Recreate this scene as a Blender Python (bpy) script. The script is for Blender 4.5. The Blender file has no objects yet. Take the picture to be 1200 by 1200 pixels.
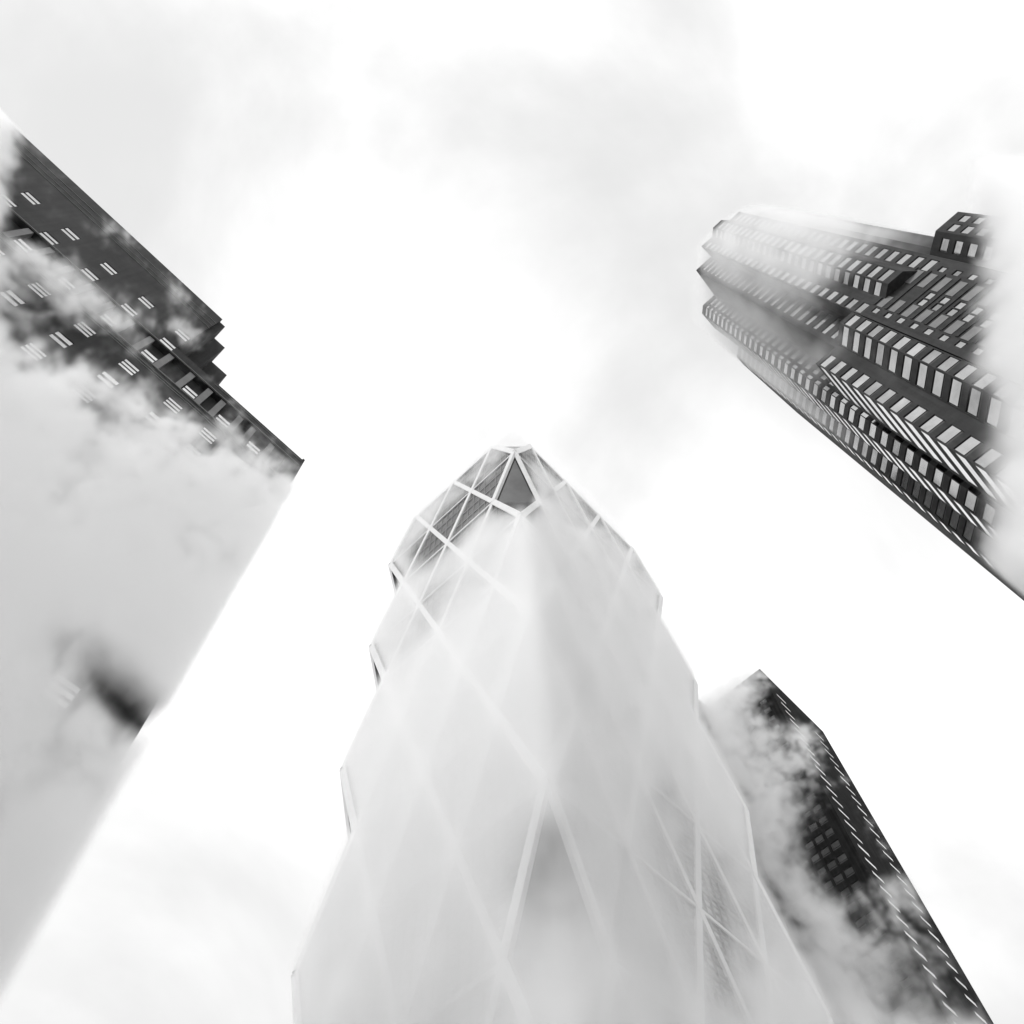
import bpy, math, random
from mathutils import Vector, Matrix
random.seed(7)
S = bpy.context.scene
C = S.collection

# ---------------------------------------------------------------- camera, sky, sun, exposure
F = 1001.5                                   # focal length in pixels of a 1200 px wide frame
M3 = ((-0.68797134, -0.66142459, -0.29868537),
      (0.72516569, -0.64284984, -0.24673629),
      (-0.0288124, -0.38634388, 0.92190469))  # world rows x (camera right, down, forward)
cam_d = bpy.data.cameras.new('camera')
cam = bpy.data.objects.new('camera', cam_d)
C.objects.link(cam)
S.camera = cam
cam_d.sensor_width = 36.0
cam_d.lens = 36.0 * F / 1200.0
cam_d.clip_start = 0.1
cam_d.clip_end = 6000
right = Vector([r[0] for r in M3]); up = -Vector([r[1] for r in M3]); back = -Vector([r[2] for r in M3])
mw = Matrix((right, up, back)).transposed().to_4x4()
mw.translation = Vector((0, 0, 1.6))
cam.matrix_world = mw

SUN_EL, SUN_DIR = math.radians(40), Vector((1.0, 0.5, 0))
w = bpy.data.worlds.new('World'); S.world = w; w.use_nodes = True
nt = w.node_tree; N = nt.nodes; Lk = nt.links
N.clear()
wo = N.new('ShaderNodeOutputWorld'); bg = N.new('ShaderNodeBackground'); sky = N.new('ShaderNodeTexSky')
sky.sky_type = 'NISHITA'; sky.sun_disc = False; sky.sun_elevation = SUN_EL
sky.sun_rotation = math.atan2(SUN_DIR.x, SUN_DIR.y)
sky.air_density = 1.0; sky.dust_density = 6.0; sky.ozone_density = 1.0
bw = N.new('ShaderNodeRGBToBW')
tc = N.new('ShaderNodeTexCoord')
n1 = N.new('ShaderNodeTexNoise'); n1.inputs['Scale'].default_value = 1.9; n1.inputs['Detail'].default_value = 7
n1.inputs['Roughness'].default_value = 0.52; n1.inputs['Distortion'].default_value = 0.35
mr = N.new('ShaderNodeMapRange'); mr.interpolation_type = 'SMOOTHSTEP'
mr.inputs['From Min'].default_value = 0.30; mr.inputs['From Max'].default_value = 0.66
mr.inputs['To Min'].default_value = 0.57; mr.inputs['To Max'].default_value = 0.88
mx = N.new('ShaderNodeMath'); mx.operation = 'MULTIPLY_ADD'       # an even overcast veil over the clear sky
mx.inputs[1].default_value = 0.04; mx.inputs[2].default_value = 5.65
mul = N.new('ShaderNodeMath'); mul.operation = 'MULTIPLY'
bg.inputs['Strength'].default_value = 0.12
mpc = N.new('ShaderNodeMapping'); mpc.inputs['Location'].default_value = (2.35, 0.7, 1.9)
Lk.new(tc.outputs['Generated'], mpc.inputs['Vector']); Lk.new(mpc.outputs[0], n1.inputs['Vector'])
Lk.new(n1.outputs[0], mr.inputs['Value'])
Lk.new(sky.outputs[0], bw.inputs[0]); Lk.new(bw.outputs[0], mx.inputs[0])
Lk.new(mx.outputs[0], mul.inputs[0]); Lk.new(mr.outputs[0], mul.inputs[1])
Lk.new(mul.outputs[0], bg.inputs['Color']); Lk.new(bg.outputs[0], wo.inputs['Surface'])

sd = bpy.data.lights.new('sun', 'SUN'); sd.energy = 1.0; sd.angle = math.radians(22); sd.color = (1, 1, 1)
so = bpy.data.objects.new('sun', sd); C.objects.link(so)
sv = Vector((SUN_DIR.x, SUN_DIR.y, 0)).normalized() * math.cos(SUN_EL) + Vector((0, 0, math.sin(SUN_EL)))
so.rotation_euler = sv.to_track_quat('Z', 'Y').to_euler(); so.location = sv * 400

S.view_settings.view_transform = 'Standard'; S.view_settings.look = 'None'
S.view_settings.gamma = 1; S.view_settings.use_curve_mapping = False
S.view_settings.exposure = 1.05
cy = S.cycles
cy.use_denoising = True; cy.max_bounces = 14; cy.diffuse_bounces = 3; cy.glossy_bounces = 3
cy.volume_bounces = 12; cy.transparent_max_bounces = 16
cy.volume_step_rate = 1.0; cy.volume_max_steps = 512

# ---------------------------------------------------------------- helpers
def project(p):
    q = Vector(p) - Vector((0, 0, 1.6))
    x = sum(M3[i][0] * q[i] for i in range(3)); y = sum(M3[i][1] * q[i] for i in range(3)); z = sum(M3[i][2] * q[i] for i in range(3))
    if z <= 0.1: return None
    return (x / z * F + 600, y / z * F + 600)

class MB:
    def __init__(s): s.v = []; s.f = []; s.m = []
    def poly(s, pts, m=0):
        k = len(s.v); s.v += [tuple(p) for p in pts]; s.f.append(tuple(range(k, k + len(pts)))); s.m.append(m)
    def box_axes(s, o, ax, ay, az, m=0):
        o, ax, ay, az = map(Vector, (o, ax, ay, az)); k = len(s.v)
        for c in ((0,0,0),(1,0,0),(1,1,0),(0,1,0),(0,0,1),(1,0,1),(1,1,1),(0,1,1)):
            s.v.append(tuple(o + ax * c[0] + ay * c[1] + az * c[2]))
        for q in ((0,3,2,1),(4,5,6,7),(0,1,5,4),(1,2,6,5),(2,3,7,6),(3,0,4,7)):
            s.f.append(tuple(k + i for i in q)); s.m.append(m)
    def beam(s, a, b, width, depth, n, m=0):
        """bar from a to b; n is the outward direction, the bar stands 'depth' proud of the line a-b"""
        a, b, n = Vector(a), Vector(b), Vector(n).normalized()
        d = b - a; side = d.normalized().cross(n).normalized() * width
        s.box_axes(a - side / 2 - n * 0.1, d, side, n * (depth + 0.1), m)
    def build(s, name, mats, parent=None):
        me = bpy.data.meshes.new(name); me.from_pydata(s.v, [], s.f)
        for mt in (mats if isinstance(mats, (list, tuple)) else [mats]): me.materials.append(mt)
        me.polygons.foreach_set('material_index', s.m); me.update()
        o = bpy.data.objects.new(name, me); C.objects.link(o)
        if parent:
            o.parent = parent
            if parent.type == 'EMPTY': o.matrix_parent_inverse = Matrix.Translation(-parent.location)
        return o

def thing(name, label, cat, loc=(0, 0, 0), group=None):
    o = bpy.data.objects.new(name, None); C.objects.link(o); o.location = loc
    o.empty_display_size = 2; o['label'] = label; o['category'] = cat
    if group: o['group'] = group
    return o

def ccw(pts):
    a = sum(p[0] * q[1] - q[0] * p[1] for p, q in zip(pts, pts[1:] + pts[:1]))
    return pts if a > 0 else pts[::-1]

def material(name, base, rough=0.8, var=0.25, scale=0.6, metallic=0.0, bump=0.0, joints=None, streak=0.0, spec=0.5):
    m = bpy.data.materials.new(name); m.use_nodes = True
    t = m.node_tree; b = t.nodes['Principled BSDF']; nn = t.nodes; l = t.links
    b.inputs['Roughness'].default_value = rough; b.inputs['Metallic'].default_value = metallic
    b.inputs['Specular IOR Level'].default_value = spec
    co = nn.new('ShaderNodeTexCoord')
    n = nn.new('ShaderNodeTexNoise'); n.inputs['Scale'].default_value = scale; n.inputs['Detail'].default_value = 8
    n.inputs['Roughness'].default_value = 0.6
    l.new(co.outputs['Object'], n.inputs['Vector'])
    r = nn.new('ShaderNodeMapRange'); r.inputs['To Min'].default_value = base * (1 - var); r.inputs['To Max'].default_value = base * (1 + var)
    r.inputs['From Min'].default_value = 0.3; r.inputs['From Max'].default_value = 0.7
    l.new(n.outputs[0], r.inputs['Value'])
    src = r.outputs[0]
    if streak:
        mp = nn.new('ShaderNodeMapping'); mp.inputs['Scale'].default_value = (2.2, 2.2, 0.09)
        l.new(co.outputs['Object'], mp.inputs['Vector'])
        n2 = nn.new('ShaderNodeTexNoise'); n2.inputs['Scale'].default_value = 1.0; n2.inputs['Detail'].default_value = 5
        l.new(mp.outputs[0], n2.inputs['Vector'])
        r2 = nn.new('ShaderNodeMapRange'); r2.inputs['From Min'].default_value = 0.35; r2.inputs['From Max'].default_value = 0.65
        r2.inputs['To Min'].default_value = 1 - streak; r2.inputs['To Max'].default_value = 1 + streak
        l.new(n2.outputs[0], r2.inputs['Value'])
        mm = nn.new('ShaderNodeMath'); mm.operation = 'MULTIPLY'; l.new(src, mm.inputs[0]); l.new(r2.outputs[0], mm.inputs[1]); src = mm.outputs[0]
    if joints:                                  # panel joints: thin darker lines every dz in height
        dz, z0, wd, dk = joints
        sp = nn.new('ShaderNodeSeparateXYZ'); l.new(co.outputs['Object'], sp.inputs[0])
        a1 = nn.new('ShaderNodeMath'); a1.operation = 'SUBTRACT'; a1.inputs[1].default_value = z0; l.new(sp.outputs['Z'], a1.inputs[0])
        a2 = nn.new('ShaderNodeMath'); a2.operation = 'FLOORED_MODULO'; a2.inputs[1].default_value = dz; l.new(a1.outputs[0], a2.inputs[0])
        a3 = nn.new('ShaderNodeMath'); a3.operation = 'LESS_THAN'; a3.inputs[1].default_value = wd; l.new(a2.outputs[0], a3.inputs[0])
        a4 = nn.new('ShaderNodeMath'); a4.operation = 'MULTIPLY_ADD'; a4.inputs[1].default_value = dk - 1; a4.inputs[2].default_value = 1; l.new(a3.outputs[0], a4.inputs[0])
        mm = nn.new('ShaderNodeMath'); mm.operation = 'MULTIPLY'; l.new(src, mm.inputs[0]); l.new(a4.outputs[0], mm.inputs[1]); src = mm.outputs[0]
    l.new(src, b.inputs['Base Color'])
    if bump:
        bp = nn.new('ShaderNodeBump'); bp.inputs['Strength'].default_value = bump; bp.inputs['Distance'].default_value = 0.05
        nb = nn.new('ShaderNodeTexNoise'); nb.inputs['Scale'].default_value = 6; nb.inputs['Detail'].default_value = 6
        l.new(co.outputs['Object'], nb.inputs['Vector']); l.new(nb.outputs[0], bp.inputs['Height']); l.new(bp.outputs[0], b.inputs['Normal'])
    return m

STONE_D = material('dark_granite', 0.02, 0.75, spec=.2, var=0.35, scale=0.5, bump=0.4, streak=0.25)
STONE_M = material('grey_spandrel', 0.036, 0.85, spec=.15, var=0.2, scale=0.8, bump=0.2, streak=0.15)
FRAME_D = material('dark_frame', 0.02, 0.6, 0.2, 2.0)
LEDGE = material('string_course_stone', 0.12, 0.7, 0.2, 0.8)
GLASS = material('coated_glass', 0.46, 0.08, 0.22, 0.35, metallic=1.0)
GLASS2 = material('dim_coated_glass', 0.10, 0.10, 0.5, 0.25, metallic=1.0)
GLASS4 = material('old_plate_glass', 0.56, 0.10, 0.25, 0.35, metallic=1.0)
GLASS3 = material('greyer_coated_glass', 0.33, 0.08, 0.3, 0.35, metallic=1.0)  # darker tone of the coated glass, picked at random for some windows
STEEL = material('brushed_steel', 0.70, 0.38, 0.06, 0.5, metallic=0.35)
CURTAIN = material('curtain_glass', 0.32, 0.12, 0.25, 0.15, metallic=0.9)
MULLION = material('grey_mullion', 0.2, 0.5, 0.2, 1.0)
DARKGLASS = material('dark_glass', 0.06, 0.22, 0.4, 0.2, metallic=0.3)
BLACKSTONE = material('black_stone', 0.014, 0.9, spec=.05, var=0.35, scale=0.4, bump=0.3, streak=0.3)
ROOFM = material('roof_gravel', 0.12, 0.9, 0.3, 1.0, bump=0.4)
ASPHALT = material('asphalt', 0.05, 0.9, 0.3, 0.8, bump=0.5)
PAVE = material('pavement_concrete', 0.40, 0.85, 0.2, 0.5, bump=0.2)
PAINT = material('road_paint', 0.7, 0.7, 0.1, 1.0)

def facade(mb, A, B, z0, z1, holes, depth=0.25, m=0, mr_=0):
    """wall from A to B (outside on the right of A->B) with real openings; holes = (u0,u1,z0,z1)"""
    A, B = Vector((A[0], A[1], 0)), Vector((B[0], B[1], 0)); L = (B - A).length; d = (B - A) / L
    n = Vector((d.y, -d.x, 0))
    P = lambda u, z, k=0: A + d * u + Vector((0, 0, z)) - n * k
    zs = sorted({z0, z1} | {h[2] for h in holes} | {h[3] for h in holes})
    for a, b in zip(zs, zs[1:]):
        if b - a < 1e-5: continue
        act = sorted((h[0], h[1]) for h in holes if h[2] <= a + 1e-6 and h[3] >= b - 1e-6)
        u = 0
        for h0, h1 in act + [(L, L)]:
            if h0 - u > 1e-4: mb.poly([P(u, a), P(h0, a), P(h0, b), P(u, b)], m)
            u = h1
    for u0, u1, a, b in holes:
        mb.poly([P(u0, a), P(u1, a), P(u1, a, depth), P(u0, a, depth)], mr_)
        mb.poly([P(u0, b, depth), P(u1, b, depth), P(u1, b), P(u0, b)], mr_)
        mb.poly([P(u0, a), P(u0, a, depth), P(u0, b, depth), P(u0, b)], mr_)
        mb.poly([P(u1, a, depth), P(u1, a), P(u1, b), P(u1, b, depth)], mr_)
    return P, n

class Windows:
    """collects window specs of one building; the largest 100 in view become parts, the rest one stuff part"""
    def __init__(s): s.l = []
    def add(s, P, n, rect, depth, style, glass): s.l.append((P, n, rect, depth, style, glass))
    def one(s, fr, pn, w):
        P, n, (u0, u1, a, b), depth, style, glass = w
        fr.poly([P(u0, a, depth), P(u1, a, depth), P(u1, b, depth), P(u0, b, depth)])
        e = min(0.07, depth * .5)
        for q in style:                       # each pane: fractions of the opening (x0,x1,y0,y1)
            x0, x1 = u0 + (u1 - u0) * q[0], u0 + (u1 - u0) * q[1]; y0, y1 = a + (b - a) * q[2], a + (b - a) * q[3]
            k = len(pn.v)
            pts = [P(x0, y0, depth - e), P(x1, y0, depth - e), P(x1, y1, depth - e), P(x0, y1, depth - e)]
            # each pane leans a hair off the plane, so reflections differ as in a real wall
            j = random.uniform(-.012, .012); pts[2] = pts[2] + n * j; pts[3] = pts[3] + n * j
            pn.poly(pts)
            for i in range(4):
                p, r = pts[i], pts[(i + 1) % 4]
                pn.poly([p, p - n * (e + 0.02 + .02), r - n * (e + .02 + .02), r])
    def build(s, root, name='window', limit=100):
        def size(w):
            P, n, (u0, u1, a, b), depth, st, g = w
            q = [project(P(x, y)) for x, y in ((u0, a), (u1, a), (u1, b), (u0, b))]
            if any(c is None for c in q): return 0
            if not all(0 < c[0] < 1200 and 0 < c[1] < 1200 for c in q): return 0
            c = sum(x for x, y in q) / 4, sum(y for x, y in q) / 4
            inside = 87 < c[0] < 1113 and 190 < c[1] < 1009
            ar = abs(sum(p[0] * r[1] - r[0] * p[1] for p, r in zip(q, q[1:] + q[:1]))) / 2
            back = n.dot(P((u0 + u1) / 2, a)) > 0
            return 0 if back else ar * (1 if inside else 0.15)
        ws = sorted(s.l, key=size, reverse=True)
        k = 0
        rest_f, rest_p = MB(), {}
        for w in ws:
            if k < limit and size(w) > 0:
                fr, pn = MB(), MB(); s.one(fr, pn, w)
                f = fr.build(name, FRAME_D, root); p = pn.build('pane', w[5]); p.parent = f; k += 1
                p.matrix_parent_inverse = Matrix()
            else:
                s.one(rest_f, rest_p.setdefault(w[5].name, (MB(), w[5]))[0], w)
        if rest_f.v:
            for nm, (pm, g) in rest_p.items():      # merge frame and panes of the far windows
                off = len(rest_f.v); rest_f.v += pm.v; mi = 1 + list(rest_p).index(nm)
                rest_f.f += [tuple(i + off for i in q) for q in pm.f]; rest_f.m += [mi] * len(pm.f)
            o = rest_f.build(name, [FRAME_D] + [g for _, g in rest_p.values()], root); o['kind'] = 'stuff'

def prism(mb, pts, z0, z1, m=0, edges=None, top=True, bottom=True, mt=None):
    """closed prism over plan pts (any order); edges: dict index->callback building that side itself"""
    n = len(pts)
    area = sum(p[0] * q[1] - q[0] * p[1] for p, q in zip(pts, pts[1:] + pts[:1]))
    for i in range(n):
        a, b = pts[i], pts[(i + 1) % n]
        if area < 0: a, b = b, a
        if edges and i in edges: edges[i](a, b)
        else: mb.poly([(a[0], a[1], z0), (b[0], b[1], z0), (b[0], b[1], z1), (a[0], a[1], z1)], m)
    P = pts if area > 0 else pts[::-1]
    if top: mb.poly([(p[0], p[1], z1) for p in P], m if mt is None else mt)
    if bottom: mb.poly([(p[0], p[1], z0) for p in P[::-1]], m)

def U(l): return [(-u, y) for u, y in l]
ONE = [(0.03, 0.97, 0.24, 0.94)]

# ---------------------------------------------------------------- ground
g = MB(); g.box_axes((-1500, -1500, -0.6), (3000, 0, 0), (0, 3000, 0), (0, 0, 0.6)); o = g.build('ground', PAVE); o['kind'] = 'structure'
g = MB(); g.box_axes((-700, -9, 0.004), (1400, 0, 0), (0, 17, 0), (0, 0, 0.02)); o = g.build('road', ASPHALT); o['kind'] = 'structure'
for y0, nm in ((-29.4, 'pavement'), (8.15, 'pavement')):
    g = MB(); g.box_axes((-40, y0, 0.004), (100, 0, 0), (0, 20.25 if y0 < 0 else 2.6, 0), (0, 0, 0.14)); o = g.build(nm, PAVE); o['kind'] = 'structure'
g = MB()
for i in range(30): g.box_axes((-90 + i * 6, -0.6, 0.028), (3, 0, 0), (0, 0.15, 0), (0, 0, 0.003))
o = g.build('lane_marking', PAINT); o['kind'] = 'structure'

# ---------------------------------------------------------------- dark stone block on the left
root = thing('office_block', 'dark stone block at the left with stepped roof corner and a recessed plant floor', 'building', (10, -45, 0))
YL = -30.0
XR = -6.95
wall = MB(); W = Windows()
def zk(z): return (z - 1.6) / 2 + 1.6
def xk(x): return x / 2
win2 = [(0.03, 0.97, 0.08, 0.38), (0.03, 0.97, 0.60, 0.94)]
win3 = [(0.03, 0.97, 0.03, 0.24), (0.03, 0.97, 0.39, 0.60), (0.03, 0.97, 0.75, 0.97)]
cols = [xk(x) for x in (-5.9, 0.7, 7.5, 15.8, 23.75, 31.7, 39.6, 47.5, 55.4, 63.3)]
ZT1, ZT2 = zk(177.5), zk(150.0)
A, B = (60.0, YL), (XR, YL)                     # outward +Y: u runs from X=60 down to X=XR
holes = []; spec = []
for c in cols:
    for z in [156.4, 148.7] if c > 3.2 else []:
        if z == 148.7 and c < 7: pass
        holes.append((60 - c - .66, 60 - c + .66, zk(z) - .78, zk(z) + .72)); spec.append(win2)
    k = 0
    for z in [131.4 - 7.8 * i for i in range(14)]:
        hh = 0.86 if k == 0 else 0.82
        holes.append((60 - c - .66, 60 - c + .66, zk(z) - hh, zk(z) + hh)); spec.append(win3 if k % 2 == 0 else win2); k += 1
# upper block: only columns away from the roof corner
keep = [(h, s) for h, s in zip(holes, spec) if not (h[2] > ZT2 - 3.0 and 60 - (h[0] + h[1]) / 2 < 7.4)]
holes, spec = [k[0] for k in keep], [k[1] for k in keep]
MZ0, MZ1 = zk(137.6), zk(146.6)                 # the recessed plant floor
body_h = [h for h in holes if h[3] < MZ0]; body_s = [s for h, s in zip(holes, spec) if h[3] < MZ0]
top_h = [h for h in holes if h[2] > MZ1]; top_s = [s for h, s in zip(holes, spec) if h[2] > MZ1]
def add_w(P, n, hs, ss, depth, glass=GLASS4):
    for h, s in zip(hs, ss): W.add(P, n, h, depth, s, glass)
P, n = facade(wall, A, B, 0, MZ0, body_h, 0.09); add_w(P, n, body_h, body_s, 0.09)
# plant floor band: a long recess 0.9 m deep with a back wall
REC = 0.55
band = [(0.6, 60 - XR - 1.35, MZ0 + .12, MZ1 - .12)]
X1 = 7.2
P, n = facade(wall, A, B, MZ0, MZ1, band, REC)
quad_late = True
P2, n2 = facade(wall, (59.4, YL - REC), (XR + 1.35, YL - REC), MZ0 + .12, MZ1 - .12, [])
mid = [xk(x) for x in (-5.9, 0.6, 7.5, 15.8, 23.75, 31.7, 39.6, 47.5)]
for c in mid:
    h = (59.4 - c - .62, 59.4 - c + .62, zk(140.9) - .72, zk(140.9) + .62)
    W.add(lambda u, z, k=0, P2=P2: P2(u, z, k - 0.30), n2, h, 0.10, win2, GLASS4)
A1, B1 = (60.0, YL), (X1, YL)
P, n = facade(wall, A1, B1, MZ1, ZT1, top_h, 0.09); add_w(P, n, top_h, top_s, 0.09)
facade(wall, B1, B, MZ1, ZT2, [])
# rest of the main block
def quad(mb, a, b, z0, z1, m=0): mb.poly([(a[0], a[1], z0), (b[0], b[1], z0), (b[0], b[1], z1), (a[0], a[1], z1)], m)
quad(wall, (XR, YL), (XR, YL - 40), 0, ZT2); quad(wall, (XR, YL - 40), (60, YL - 40), 0, ZT2); quad(wall, (60, YL - 40), (60, YL), 0, ZT2)
steps = [(60, YL), (X1, YL), (X1, YL - .38), (6.55, YL - .38), (6.55, YL - 2.07), (5.2, YL - 2.07), (5.2, YL - 4.15), (3.25, YL - 4.15), (3.15, YL - 5.7), (3.15, YL - 34), (60, YL - 34)]
quads = list(zip(steps[1:], steps[2:] + steps[:1]))[:-1]
for a, b in quads: quad(wall, a, b, ZT2, ZT1)
o = wall.build('wall', STONE_D, root)
rf = MB(); rf.poly([(XR, YL, ZT2), (XR, YL - 40, ZT2), (60, YL - 40, ZT2), (60, YL, ZT2)][::-1]); rf.poly([(p[0], p[1], ZT1) for p in steps]); rf.build('roof', ROOFM, root)
bk = MB()
for x in (17.9, 13.85, 9.44, 5.6, 2.75, -1.1, -3.9, -8.1, 21.8, 25.8, 29.8, 33.7, 37.6, 41.6):
    p = MB(); p.box_axes((xk(x) - .27, YL - REC + .02, MZ0 + .14), (.54, 0, 0), (0, REC - .10, 0), (0, 0, MZ1 - MZ0 - .28)); p.build('pier', LEDGE, root)
for z, pr, hh, x0 in ((ZT1 - 2.35, .05, .06, X1), (ZT1 - 3.6, .04, .05, X1), (ZT1 - 4.6, .05, .05, X1), (MZ1 - .02, .10, .10, XR), (MZ0 - .10, .10, .12, XR), (MZ0 - .75, .05, .06, XR), (MZ0 - 1.15, .04, .05, XR), (ZT2 - .5, .04, .06, XR)):
    p = MB(); x0_ = x0; x1_ = 60 if not (z == ZT2 - .5) else 3.0
    p.box_axes((x0_ - .02, YL, z), (x1_ - x0_, 0, 0), (0, pr, 0), (0, 0, hh)); p.build('string_course', LEDGE, root)
p = MB(); p.box_axes((XR - .22, YL - 39.8, ZT2 - 5.1), (.22, 0, 0), (0, 39.9, 0), (0, 0, 5.2)); p.build('cornice', STONE_D, root)
W.build(root)

# ---------------------------------------------------------------- the faceted diagrid tower in the middle
root = thing('diagrid_tower', 'tall faceted glass tower with white steel triangle lattice, centre of the picture, fading into steam', 'skyscraper', (-68, -53, 0))
XA, XB, YA, YB = -44.1, -90.4, -34.6, -70.7       # near corner (XA, YA)
HT = 182.0; DZ = 16.4; NL = 9
lev = [HT - DZ * k for k in range(NL + 1)]         # node levels, notched corners at even k
MX, MY = (XA - XB) / 4, (YA - YB) / 3
def inset(k): return 0.5 if k % 2 == 0 else 0.0
def ring(k):
    e = inset(k); return [(XA - e * MX, YA), (XB + e * MX, YA), (XB, YA - e * MY), (XB, YB + e * MY), (XB + e * MX, YB), (XA - e * MX, YB), (XA, YB + e * MY), (XA, YA - e * MY)]
FACES = [  # (start, direction, module, count, outward, name)
    (Vector((XA, YA, 0)), Vector((0, -1, 0)), MY, 3, Vector((1, 0, 0))),
    (Vector((XA, YA, 0)), Vector((-1, 0, 0)), MX, 4, Vector((0, 1, 0))),
    (Vector((XB, YA, 0)), Vector((0, -1, 0)), MY, 3, Vector((-1, 0, 0))),
    (Vector((XA, YB, 0)), Vector((-1, 0, 0)), MX, 4, Vector((0, -1, 0)))]
glassm = MB(); corner = MB()
for fi, (s, d, mod, cnt, nrm) in enumerate(FACES):
    gm, mm = MB(), MB()
    for k in range(NL):
        za, zb = lev[k], lev[k + 1]; ea, eb = inset(k) * mod, inset(k + 1) * mod; Lw = mod * cnt
        gm.poly([s + d * eb + Vector((0, 0, zb)), s + d * (Lw - eb) + Vector((0, 0, zb)), s + d * (Lw - ea) + Vector((0, 0, za)), s + d * ea + Vector((0, 0, za))])
        if fi < 2:                                   # floor spandrels and mullions
            for j in range(0, 16):
                t = j / 16; z = za + (zb - za) * t; e = ea + (eb - ea) * t
                wd = .55 if j % 4 == 0 else .13
                a = s + d * (e + .25) + Vector((0, 0, z)); b = s + d * (Lw - e - .25) + Vector((0, 0, z))
                mm.beam(a, b, wd, .06 if j % 4 else .1, nrm)
            u = 1.524 / 2
            while u < Lw:
                # clip the mullion by the slanted ends
                t0, t1 = 0.0, 1.0
                def inside(t):
                    e = ea + (eb - ea) * t; return e + .2 < u < Lw - e - .2
                ts = [i / 8 for i in range(9) if inside(i / 8)]
                if ts and ts[-1] > ts[0]:
                    mm.beam(s + d * u + Vector((0, 0, za + (zb - za) * ts[0])), s + d * u + Vector((0, 0, za + (zb - za) * ts[-1])), .10, .14, nrm)
                u += 1.524
    gm.build('curtain_wall', CURTAIN, root)
    if fi < 2: mm.build('mullion_grid', MULLION, root)
# corner facets
for ci, (cx, cyy, sx, sy) in enumerate(((XA, YA, -1, -1), (XB, YA, 1, -1), (XA, YB, -1, 1), (XB, YB, 1, 1))):
    cm = MB()
    for k in range(NL):
        za, zb = lev[k], lev[k + 1]
        if inset(k): a = [(cx + sx * MX / 2, cyy, za), (cx, cyy + sy * MY / 2, za), (cx, cyy, zb)]
        else: a = [(cx, cyy, za), (cx + sx * MX / 2, cyy, zb), (cx, cyy + sy * MY / 2, zb)]
        cm.poly(a)
    cm.build('corner_facet', DARKGLASS, root)
    if ci < 3:
        for k in range(NL):
            za, zb = lev[k], lev[k + 1]
            for p, nn_ in (((cx + sx * MX / 2, cyy), (0, -sy, 0)), ((cx, cyy + sy * MY / 2), (-sx, 0, 0))):
                a = Vector((cx, cyy, zb if inset(k) else za)); b = Vector((p[0], p[1], za if inset(k) else zb))
                if ci and nn_[0] * 1 < 0: continue
                m_ = MB(); m_.beam(a, b, 1.15, .42 if inset(k) else .45, nn_); m_.build('corner_beam', STEEL, root)
# straight diagonals and ring beams on the two visible faces
for fi in (0, 1):
    s, d, mod, cnt, nrm = FACES[fi]
    nodes = lambda k: [mod * (i + inset(k)) for i in range(cnt + 1 - int(2 * inset(k)))] 
    done = set()
    for k in range(NL):
        for u in nodes(k):
            for sg in (1, -1):
                if (k, round(u, 2), sg) in done: continue
                kk, uu = k, u
                while kk < NL and -1e-3 <= uu + sg * mod / 2 <= mod * cnt + 1e-3:
                    done.add((kk, round(uu, 2), sg)); kk += 1; uu += sg * mod / 2
                if kk == k: continue
                # corner_beam pieces already cover the edges
                a = s + d * u + Vector((0, 0, lev[k])); b = s + d * uu + Vector((0, 0, lev[kk]))
                m_ = MB(); m_.beam(a, b, .95, .34 if sg > 0 else .30, nrm); m_.build('diagonal_beam', STEEL, root)
    for k in range(NL):
        e = inset(k) * mod
        a = s + d * e + Vector((0, 0, lev[k])); b = s + d * (mod * cnt - e) + Vector((0, 0, lev[k]))
        if k == 0: a.z -= .6; b.z -= .6
        m_ = MB(); m_.beam(a, b, .50 if k else 1.2, .26, nrm); m_.build('ring_beam', STEEL, root)
for a, b, nn_ in (((XA - MX / 2, YA), (XA, YA - MY / 2), (1, 1, 0)), ((XB + MX / 2, YA), (XB, YA - MY / 2), (-1, 1, 0)), ((XA, YB + MY / 2), (XA - MX / 2, YB), (1, -1, 0))):
    m_ = MB(); m_.beam((a[0], a[1], HT - .2), (b[0], b[1], HT - .2), .4, .2, nn_); m_.build('ring_beam', STEEL, root)
r_ = MB(); pts = ccw(ring(0)); r_.poly([(x, y, HT - .02) for x, y in pts]); r_.build('roof', ROOFM, root)
b_ = MB(); prism(b_, ccw([(XA + .6, YA + .6), (XB - .6, YA + .6), (XB - .6, YB - .6), (XA + .6, YB - .6)]), 0, lev[-1]); b_.build('base', STONE_M, root)

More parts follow.
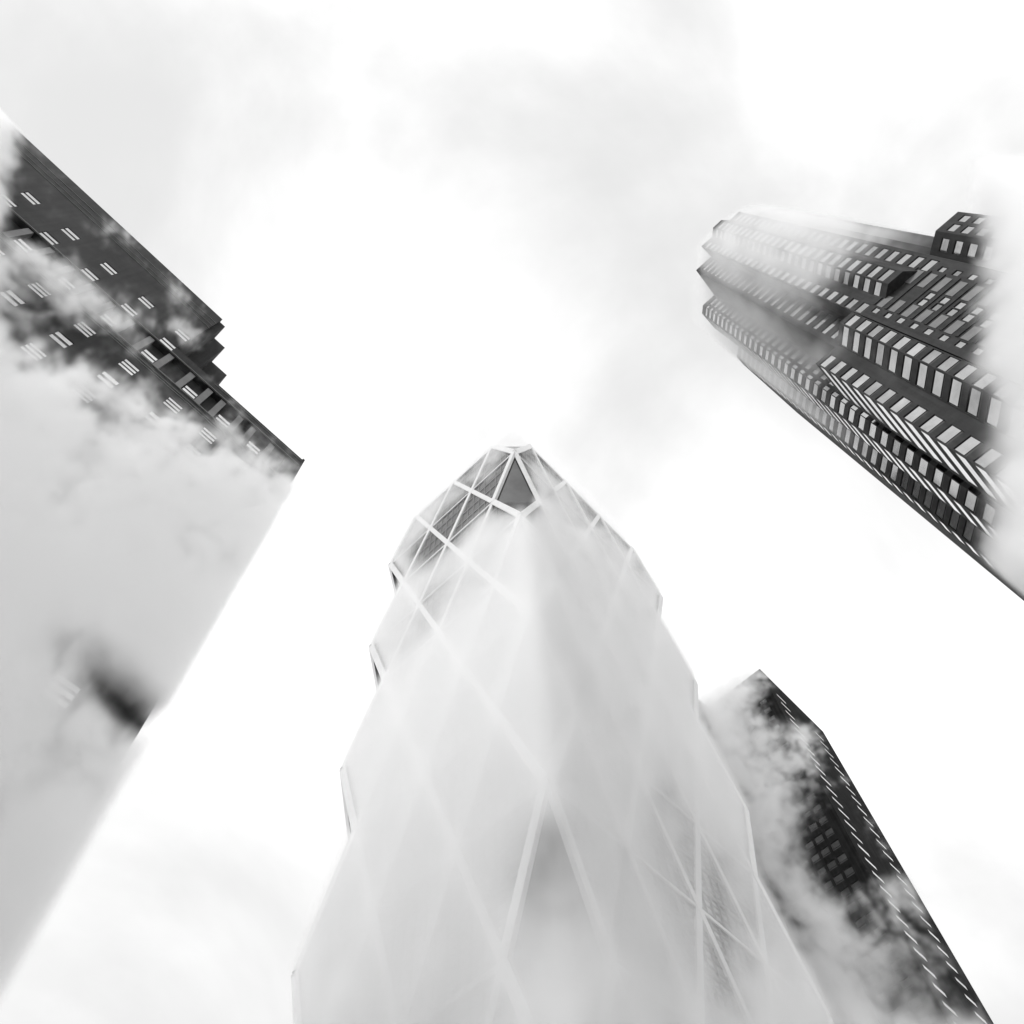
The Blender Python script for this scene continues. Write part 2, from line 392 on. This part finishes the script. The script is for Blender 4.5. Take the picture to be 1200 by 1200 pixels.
# ---------------------------------------------------------------- the tall bay-fronted tower at the right
root = thing('apartment_tower', 'tall tower with stepped bays and bright window strips at the right, top in cloud', 'skyscraper', (-60, 22, 0))
TOPZ = 180.0; Z0W = 92.65; PW = 3.12
wall = MB(); W = Windows()
def win_col(A, B, u0, u1, zlo, zhi, style=ONE, glass=None, wall_=None, z0=0, z1=TOPZ, hh=(-1.22, .92), depth=.16, skip=()):
    """holes for one column of windows (all lattice floors between zlo and zhi)"""
    out = []
    k = math.ceil((zlo - Z0W) / PW)
    while Z0W + PW * k < zhi:
        z = Z0W + PW * k
        if k not in skip: out.append((u0, u1, z + hh[0], z + hh[1]))
        k += 1
    return out
def face_cb(mb, z0, z1, colsdef, depth=.16, glass=GLASS, style=ONE, WW=None, target=None):
    def cb(a, b):
        L = math.hypot(b[0] - a[0], b[1] - a[1]); hs = []
        for (f0, f1, zlo, zhi, hh) in colsdef:      # f0,f1: fractions from the HIGH-Y / near end as given
            hs += win_col(a, b, min(f0, f1) * L, max(f0, f1) * L, zlo, zhi, hh=hh)
        P, n = facade(mb, a, b, z0, z1, hs, depth, 0, 1)
        for h in hs: (WW or W).add(P, n, h, depth, style, glass)
    return cb
H_ = (-1.20, .92)
def side(mb, a, b, z0, z1, colsY, hh=H_, depth=.16, glass=GLASS, style=ONE):
    """wall between plan points (u,Y) a->b with window columns given by parameter along a->b (0..1)"""
    a, b = (-a[0], a[1]), (-b[0], b[1])
    rev = False
    # outside must be on the side of the camera origin
    d = (b[0] - a[0], b[1] - a[1]); n = (d[1], -d[0])
    if n[0] * (0 - a[0]) + n[1] * (0 - a[1]) < 0: a, b = b, a; rev = True
    L = math.hypot(d[0], d[1]); hs = []; gl = []
    for c in colsY:
        t0, t1, zlo, zhi = c[:4]; h_ = c[4] if len(c) > 4 else hh; g_ = c[5] if len(c) > 5 else glass
        if rev: t0, t1 = 1 - t1, 1 - t0
        k = win_col(a, b, t0 * L, t1 * L, zlo, zhi, hh=h_); hs += k; gl += [g_] * len(k)
    hs2 = [(h, g) for h, g in zip(hs, gl) if h[2] > z0 + .05 and h[3] < z1 - .05]
    P, n_ = facade(mb, a, b, z0, z1, [h for h, g in hs2], depth, 0, 1)
    for h, g in hs2: W.add(P, n_, h, depth, style, GLASS3 if g is GLASS and random.random() < .22 else g)
def yt(a, b, y): return (y - a[1]) / (b[1] - a[1])

plan = [(84, 36.6), (48.2, 36.1), (47.1, 35.1), (47.1, 33.6), (45.3, 32.3), (45.3, 31.3), (42.3, 29.2), (42.3, 19.6), (45.2, 19.8), (45.2, 15.9), (51.7, 15.5), (51.7, 12.5), (52.9, 11.33), (57, 11.33), (62.9, 13.3), (65.2, 11.0), (67.4, 11.0), (84, 13)]
SH = [(0.08, 0.92)]
a, b = plan[0], plan[1]; side(wall, a, b, 0, TOPZ, [])
side(wall, plan[1], plan[2], 0, TOPZ, [])
side(wall, plan[2], plan[3], 0, TOPZ, [])
side(wall, plan[3], plan[4], 0, TOPZ, [])
side(wall, plan[4], plan[5], 0, TOPZ, [])
side(wall, plan[5], plan[6], 0, TOPZ, [])
a, b = plan[6], plan[7]
cols = [(yt(a, b, 28.75), yt(a, b, 27.15), 98, 178), (yt(a, b, 28.2), yt(a, b, 27.5), 60, 98, (-.9, .6)),
        (yt(a, b, 21.15), yt(a, b, 19.75), 101, 178), (yt(a, b, 21.1), yt(a, b, 20.42), 40, 101, (-.98, .60)),
        (yt(a, b, 23.95), yt(a, b, 23.1), 20, 94.5, (-.98, .60)), (yt(a, b, 24.9), yt(a, b, 24.08), 20, 94.5, (-.98, .60))]
side(wall, a, b, 0, TOPZ, cols)
side(wall, plan[7], plan[8], 0, TOPZ, [])
side(wall, plan[8], plan[9], 0, TOPZ, [(.12, .80, 108, 178, (-1.3, .3))])
side(wall, plan[9], plan[10], 0, TOPZ, [])
a, b = plan[10], plan[11]
side(wall, a, b, 0, TOPZ, [(yt(a, b, 15.2), yt(a, b, 13.5), 102, 178), (yt(a, b, 13.1), yt(a, b, 12.58), 20, 178)])
side(wall, plan[11], plan[12], 0, TOPZ, [(0.03, .97, 20, 178)])
side(wall, plan[12], plan[13], 0, TOPZ, [(0.12, .97, 20, 178, (-1.1, .5))], depth=.04, style=[(.01, .99, .05, .95)])
side(wall, plan[13], plan[14], 0, TOPZ, [])
side(wall, plan[14], plan[15], 0, TOPZ, [(0.10, .92, 104, 178), (0.10, .92, 20, 104, H_, GLASS2)])
side(wall, plan[15], plan[16], 0, TOPZ, [(0.08, .96, 20, 176, (-1.1, .5))], depth=.04, style=[(.01, .99, .05, .95)])
for i in (16, 17): 
    a, b = plan[i], plan[(i + 1) % 18]; quad(wall, (-b[0], b[1]), (-a[0], a[1]), 0, TOPZ)
# lower block standing forward between the bays
lp = [(52, 19.5), (43.3, 19.5), (43.3, 12.4), (49.3, 12.4), (49.3, 13.6), (52, 13.6)]
LZ = 100.6
side(wall, lp[0], lp[1], 0, LZ, [])
a, b = lp[1], lp[2]
side(wall, a, b, 0, LZ, [(yt(a, b, 14.25), yt(a, b, 12.55), 20, 99.5)])
side(wall, lp[2], lp[3], 0, LZ, [(0.02, .90, 20, 99.8, (-1.15, .62))], depth=.04, style=[(.01, .99, .05, .95)])
side(wall, lp[3], lp[4], 0, LZ, [])
side(wall, lp[4], lp[5], 0, LZ, [])
wall.build('wall', [STONE_M, FRAME_D], root)
rf = MB(); rf.poly([(-u, y, TOPZ) for u, y in plan]); rf.poly([(-u, y, LZ) for u, y in lp]); rf.build('roof', ROOFM, root)
# bays
def bay(pts, z0, z1, cols, wz):
    mb = MB()
    for i in range(len(pts) - 1):
        side(mb, pts[i], pts[i + 1], z0, z1, [(c[0], c[1], wz[0], wz[1]) for c in cols.get(i, [])])
    mb.poly([(-u, y, z0) for u, y in pts][::-1]); mb.poly([(-u, y, z1) for u, y in pts])
    return mb.build('bay', [STONE_M, FRAME_D], root)
bay([(42.29, 26.9), (41.1, 25.6), (41.1, 23.6), (42.4, 22.25)], 99.5, TOPZ - .01, {1: [(.06, .94)], 2: [(.08, .92)]}, (101, 178))
bay([(43.29, 19.2), (41.4, 19.05), (41.4, 17.3), (43.29, 15.6)], 24, 100.8, {1: [(.06, .94)], 2: [(.06, .94)]}, (26, 99.5))
bay([(47.2, 36.6), (43.4, 36.5), (43.4, 33.35), (45.4, 31.1)], 40, 108, {1: [(.10, .42), (.55, .9)], 2: [(.22, .72)]}, (42, 106))
# thin ledges: floor lines on the flat wall between the bays
for k in range(-16, 3):
    z = Z0W + PW * k + 1.25
    for y, l in ((21.3, 1.6), (25.1, 1.9)):
        m_ = MB(); m_.box_axes((-42.3, y, z - 1.9), (.06, 0, 0), (0, l, 0), (0, 0, 1.45)); m_.build('spandrel_panel', LEDGE, root)
    m_ = MB(); m_.box_axes((-42.3, 21.3, z), (.12, 0, 0), (0, 6.0, 0), (0, 0, .5)); m_.build('floor_band', STONE_M, root)
W.build(root)

# ---------------------------------------------------------------- the dark tower at the lower right
root = thing('dark_tower', 'dark slab tower at the lower right with two lines of bright dashes', 'skyscraper', (-141, -45, 0))
wall = MB(); W = Windows()
HL = 177.8
lr = [(129.5, -32.3), (129.5, -48.5), (125.5, -48.6), (125.5, -74), (156, -74), (156, -32.1)]
Z0W, PW = 119.0, 3.2
a, b = lr[0], lr[1]
cf = []
for y in (-35.3, -37.6, -39.9, -42.2, -44.5, -46.8): cf.append((yt(a, b, y + .85), yt(a, b, y - .85), 20, 172, (-.95, .8), DARKGLASS))
side(wall, a, b, 0, HL, cf)
side(wall, lr[1], lr[2], 0, HL, [])
side(wall, lr[2], lr[3], 0, HL, [(.1 + .12 * i, .16 + .12 * i, 20, 172, (-.8, .6), DARKGLASS) for i in range(7)])
a, b = lr[5], lr[0]
tx = lambda u: (a[0] - u) / (a[0] - b[0])
side(wall, a, b, 0, HL, [(tx(136.2), tx(132.4), 20, 172.5, (-.55, .35)), (tx(151.6), tx(147.9), 20, 172.5, (-.55, .35))], depth=.05, style=[(0.01, .99, .04, .96)])
quad(wall, (-156, -32.1), (-156, -74), 0, HL); quad(wall, (-156, -74), (-125.5, -74), 0, HL)
wall.build('wall', [BLACKSTONE, FRAME_D], root)
rf = MB(); rf.poly([(-u, y, HL) for u, y in lr]); rf.build('roof', ROOFM, root)
W.build(root)

# ---------------------------------------------------------------- steam: real volumes, density worked out in geometry nodes
class Fx:
    """tiny field algebra over geometry nodes"""
    def __init__(s, t, sock): s.t, s.s = t, sock
    @staticmethod
    def m(t, op, *a, clamp=False):
        n = t.nodes.new('ShaderNodeMath'); n.operation = op; n.use_clamp = clamp
        for i, x in enumerate(a):
            if isinstance(x, Fx): t.links.new(x.s, n.inputs[i])
            else: n.inputs[i].default_value = x
        return Fx(t, n.outputs[0])
    def __add__(s, o): return Fx.m(s.t, 'ADD', s, o)
    def __sub__(s, o): return Fx.m(s.t, 'SUBTRACT', s, o)
    def __mul__(s, o): return Fx.m(s.t, 'MULTIPLY', s, o)
    def clamp(s): return Fx.m(s.t, 'ADD', s, 0.0, clamp=True)
    def mx(s, o): return Fx.m(s.t, 'MAXIMUM', s, o)
    def ss(s, a, b, lo=0.0, hi=1.0):
        n = s.t.nodes.new('ShaderNodeMapRange'); n.interpolation_type = 'SMOOTHSTEP'
        s.t.links.new(s.s, n.inputs['Value'])
        for k, v in zip(('From Min', 'From Max', 'To Min', 'To Max'), (a, b, lo, hi)): n.inputs[k].default_value = v
        return Fx(s.t, n.outputs[0])
def gn_volume(name, label, lo, hi, vox, fn, mat, trail=(0, 0, 1)):
    t = bpy.data.node_groups.new(name, 'GeometryNodeTree')
    t.interface.new_socket('Geometry', in_out='OUTPUT', socket_type='NodeSocketGeometry')
    out = t.nodes.new('NodeGroupOutput'); vc = t.nodes.new('GeometryNodeVolumeCube'); sm = t.nodes.new('GeometryNodeSetMaterial')
    sm.inputs['Material'].default_value = mat
    vc.inputs['Min'].default_value = lo; vc.inputs['Max'].default_value = hi
    for i, ax in enumerate('XYZ'): vc.inputs['Resolution ' + ax].default_value = max(2, int((hi[i] - lo[i]) / vox))
    pos = t.nodes.new('GeometryNodeInputPosition'); sp = t.nodes.new('ShaderNodeSeparateXYZ'); t.links.new(pos.outputs[0], sp.inputs[0])
    X, Y, Z = (Fx(t, sp.outputs[i]) for i in range(3))
    def noise(scale, detail=6, rough=.58, dist=0.0, off=(0, 0, 0), along=None, stretch=.2):
        # the rising steam trails: its curls are drawn out along the direction 'along'
        if along is None: along = trail
        e3 = Vector(along).normalized(); e1 = e3.cross(Vector((0, 0, 1))).normalized(); e2 = e3.cross(e1)
        cmb = t.nodes.new('ShaderNodeCombineXYZ')
        for i, e in enumerate((e1, e2, e3 * stretch)):
            dt = t.nodes.new('ShaderNodeVectorMath'); dt.operation = 'DOT_PRODUCT'; t.links.new(pos.outputs[0], dt.inputs[0]); dt.inputs[1].default_value = e
            t.links.new(dt.outputs['Value'], cmb.inputs[i])
        v = t.nodes.new('ShaderNodeVectorMath'); v.operation = 'ADD'; t.links.new(cmb.outputs[0], v.inputs[0]); v.inputs[1].default_value = off
        n = t.nodes.new('ShaderNodeTexNoise'); n.inputs['Scale'].default_value = scale; n.inputs['Detail'].default_value = detail
        n.inputs['Roughness'].default_value = rough; n.inputs['Distortion'].default_value = dist
        t.links.new(v.outputs[0], n.inputs['Vector']); return Fx(t, n.outputs[0])
    def blob(c, r):
        v = t.nodes.new('ShaderNodeVectorMath'); v.operation = 'SUBTRACT'; t.links.new(pos.outputs[0], v.inputs[0]); v.inputs[1].default_value = c
        q = t.nodes.new('ShaderNodeVectorMath'); q.operation = 'DIVIDE'; t.links.new(v.outputs[0], q.inputs[0]); q.inputs[1].default_value = r if isinstance(r, tuple) else (r, r, r)
        l = t.nodes.new('ShaderNodeVectorMath'); l.operation = 'LENGTH'; t.links.new(q.outputs[0], l.inputs[0])
        return Fx(t, l.outputs['Value']).ss(1.0, 0.0)
    den = fn(X, Y, Z, noise, blob)
    t.links.new(den.s, vc.inputs['Density']); t.links.new(vc.outputs[0], sm.inputs['Geometry']); t.links.new(sm.outputs[0], out.inputs[0])
    me = bpy.data.meshes.new(name); me.from_pydata([lo, hi, (lo[0], hi[1], lo[2])], [], [(0, 1, 2)])
    o = bpy.data.objects.new(name, me); C.objects.link(o)
    md = o.modifiers.new('density', 'NODES'); md.node_group = t
    o['kind'] = 'stuff'; o['label'] = label; o['category'] = 'steam'
    return o
def steam_mat(name, k):
    m = bpy.data.materials.new(name); m.use_nodes = True; t = m.node_tree; t.nodes.clear()
    o = t.nodes.new('ShaderNodeOutputMaterial'); v = t.nodes.new('ShaderNodeVolumePrincipled')
    v.inputs['Color'].default_value = (1, 1, 1, 1); v.inputs['Density'].default_value = k; v.inputs['Anisotropy'].default_value = 0.3
    t.links.new(v.outputs[0], o.inputs['Volume']); return m
ST = steam_mat('white_steam', 1.0)
if True:
    # left: steam creeping up the dark stone wall, a thin bank
    def d_left(X, Y, Z, noise, blob):
        n = noise(.17, 8, .64, .8); n2 = noise(.62, 7, .66, .9, (3, 7, 1))
        T = X * -0.6 - Z + 57.5
        cov = T.ss(-16, 9.0, -.08, 1.10)
        cov = cov + blob((14.0, -29, 67.5), (8, 9, 5)) * .30 + blob((21, -29, 79), (7, 9, 5)) * .15 + blob((-6, -29, 66), (5, 9, 4)) * .40
        cov = cov + blob((8.0, -29, 78), (4.5, 9, 4)) * .22 - blob((12, -29, 60), (5, 9, 4)) * .25 - blob((6, -29, 55.6), (4, 9, 3.5)) * .35
        cov = cov + (X * 1.9 + 32.5 - Z).ss(-1, 10) * 1.0
        cov = cov - blob((-3.2, -29, 35.6), (5.0, 9, 3.8)) * .85 - blob((-5.8, -29, 35.2), (3.0, 9, 2.2)) * 1.8
        d = ((n - .5) * 2.2 + cov + (n2 - .5) * 1.6).ss(-.13, 1.08)
        edge = X.ss(-7.3, -6.8) * Y.ss(-27.4, -28.6) * (Z + Y * 2.95).ss(2.2, .6)
        return d * d * edge * 1.7
    gn_volume('steam_cloud', 'thick pale steam hiding the lower part of the dark stone block', (-7.8, -29.97, 10), (36, -27.3, 92), .25, d_left, ST, (3, -29, 55))
    # centre: an even, soft cloud wrapped close round the glass tower
    def d_mid(X, Y, Z, noise, blob):
        n = noise(.05, 6, .55, .4, (11, 3, 5)); n2 = noise(.16, 7, .62, .6)
        cov = Z.ss(180, 134, .22, .84)
        cov = cov - blob((-43, -50, 153), (9, 23, 20)) * .95 - blob((-43, -34, 146), (9, 10, 27)) * 1.2 - blob((-43, -56, 128), (9, 20, 24)) * .42 - blob((-43, -40, 118), (9, 10, 18)) * .2
        cov = cov - blob((-43, -35, 56), (9, 8, 13)) * .62 - blob((-72, -33, 68), (26, 9, 32)) * .50 + blob((-43, -54, 84), (9, 24, 34)) * .85 + blob((-60, -33, 112), (26, 9, 28)) * .35
        low = (X * -.708 + Y * -.711 - Z - 10.0 + (n2 - .5) * 30).ss(-1.0, 12.0)
        d = (cov + (n - .5) * .8 + (n2 - .5) * .7).ss(0.0, 1.0)
        # the cloud follows the notched corners of the tower
        tri = Fx.m(Z.t, 'ABSOLUTE', Fx.m(Z.t, 'FLOORED_MODULO', (Z * -1.0 + 182.0) * (1 / 16.4), 2.0) - 1.0)
        xe = X - tri * (46.3 / 8); ye = Y - tri * (36.1 / 6)
        edge = X.ss(-41.5, -43.3) * Y.ss(-32.3, -34.0) * xe.ss(-89.6, -87.6) * ye.ss(-70.2, -68.2)
        inner = X.ss(-44.0, -44.4) * Y.ss(-34.5, -34.9)
        return (d * (Z.ss(125, 95, .80, 1.05)) + low * .6) * edge * (Fx.m(Z.t, 'SUBTRACT', 1.0, inner))
    gn_volume('steam_cloud', 'soft even cloud veiling the lattice glass tower', (-92, -72.2, 22), (-41.2, -32.1, 186), .65, d_mid, ST, (-55, -45, 120))
    # right: low cloud round the top of the tower with bays, rags of steam between its bays
    def d_right(X, Y, Z, noise, blob):
        n = noise(.11, 7, .62, .7, (5, 1, 2), stretch=.4); n2 = noise(.36, 7, .64, .8, stretch=.4)
        cov = (Z + Y * -.35).ss(84, 128, -.22, .70)
        cov = cov + blob((-42, 13.5, 97), (9, 6, 10)) * .55 + blob((-40, 24, 116), (9, 8, 14)) * .22 + blob((-42, 15.0, 84), (8, 2.2, 6)) * .35
        cov = cov - blob((-41, 21.5, 92), (9, 4, 7)) * .5 - blob((-43, 17, 104), (9, 3.0, 6)) * .45
        low = (Y * 1.70 + X * -1.068 - Z - 3.5 + (n - .5) * 14 + (n2 - .5) * 9).ss(-1.0, 8.0)
        d = ((n - .5) * 1.2 + cov + (n2 - .5) * 1.0).ss(0.0, 1.1)
        hug = X + (Fx.m(Y.t, 'SUBTRACT', 20.0, Y).mx(0.0)) * 1.25 * Z.ss(99, 108) + 37.2
        edge = hug.ss(0.0, -2.4) * (Z + X * (Fx.m(Y.t, 'SUBTRACT', 4.34, Y.ss(20, 14.5) * .50 + Y.ss(26, 34) * .55))).ss(1.2, -2.4) * (Y + X * .75).ss(.4, -.7).mx(Z.ss(113, 108)) * (Y + X * .17).ss(-.4, 0.4)
        return (d * Y.ss(11, 23, .10, .27) * Z.ss(182, 150, .42, 1.0) + low * .6) * edge
    gn_volume('steam_cloud', 'ragged white cloud swallowing the top of the bay fronted tower', (-68, 8.2, 28), (-37, 40, 182), .55, d_right, ST, (-45, 18, 120))
    # lower right: a puff in front of the dark slab tower
    def d_lr(X, Y, Z, noise, blob):
        n = noise(.09, 8, .64, .8, (9, 2, 8)); n2 = noise(.32, 7, .66, .8)
        cov = (Y * -1.0 - 33.5).ss(-6, 11, .12, .75)
        cov = cov - blob((-125, -31.5, 160), (9, 7, 10)) * 1.1 + blob((-125, -31, 146), (9, 9, 8)) * .30
        cov = cov - blob((-125, -36.0, 119), (10, 12, 21)) * 1.3 + blob((-125, -42, 132), (9, 7, 12)) * .25
        low = (Y * -.711 + X * -.708 - Z - 26.0 + (n - .5) * 22).ss(-1.0, 12.0)
        d = ((n - .5) * 2.4 + cov + (n2 - .5) * 1.5).ss(0.0, 1.0)
        edge = X.ss(-121.5, -124) * Y.ss(-25.5, -27.5) * Z.ss(177.5, 175)
        return (d * .36 + low * .6) * edge
    gn_volume('steam_cloud', 'billowing steam puff in front of the dark slab tower', (-129.2, -62, 60), (-121.5, -25.5, 178), .5, d_lr, ST, (-124, -37, 140))
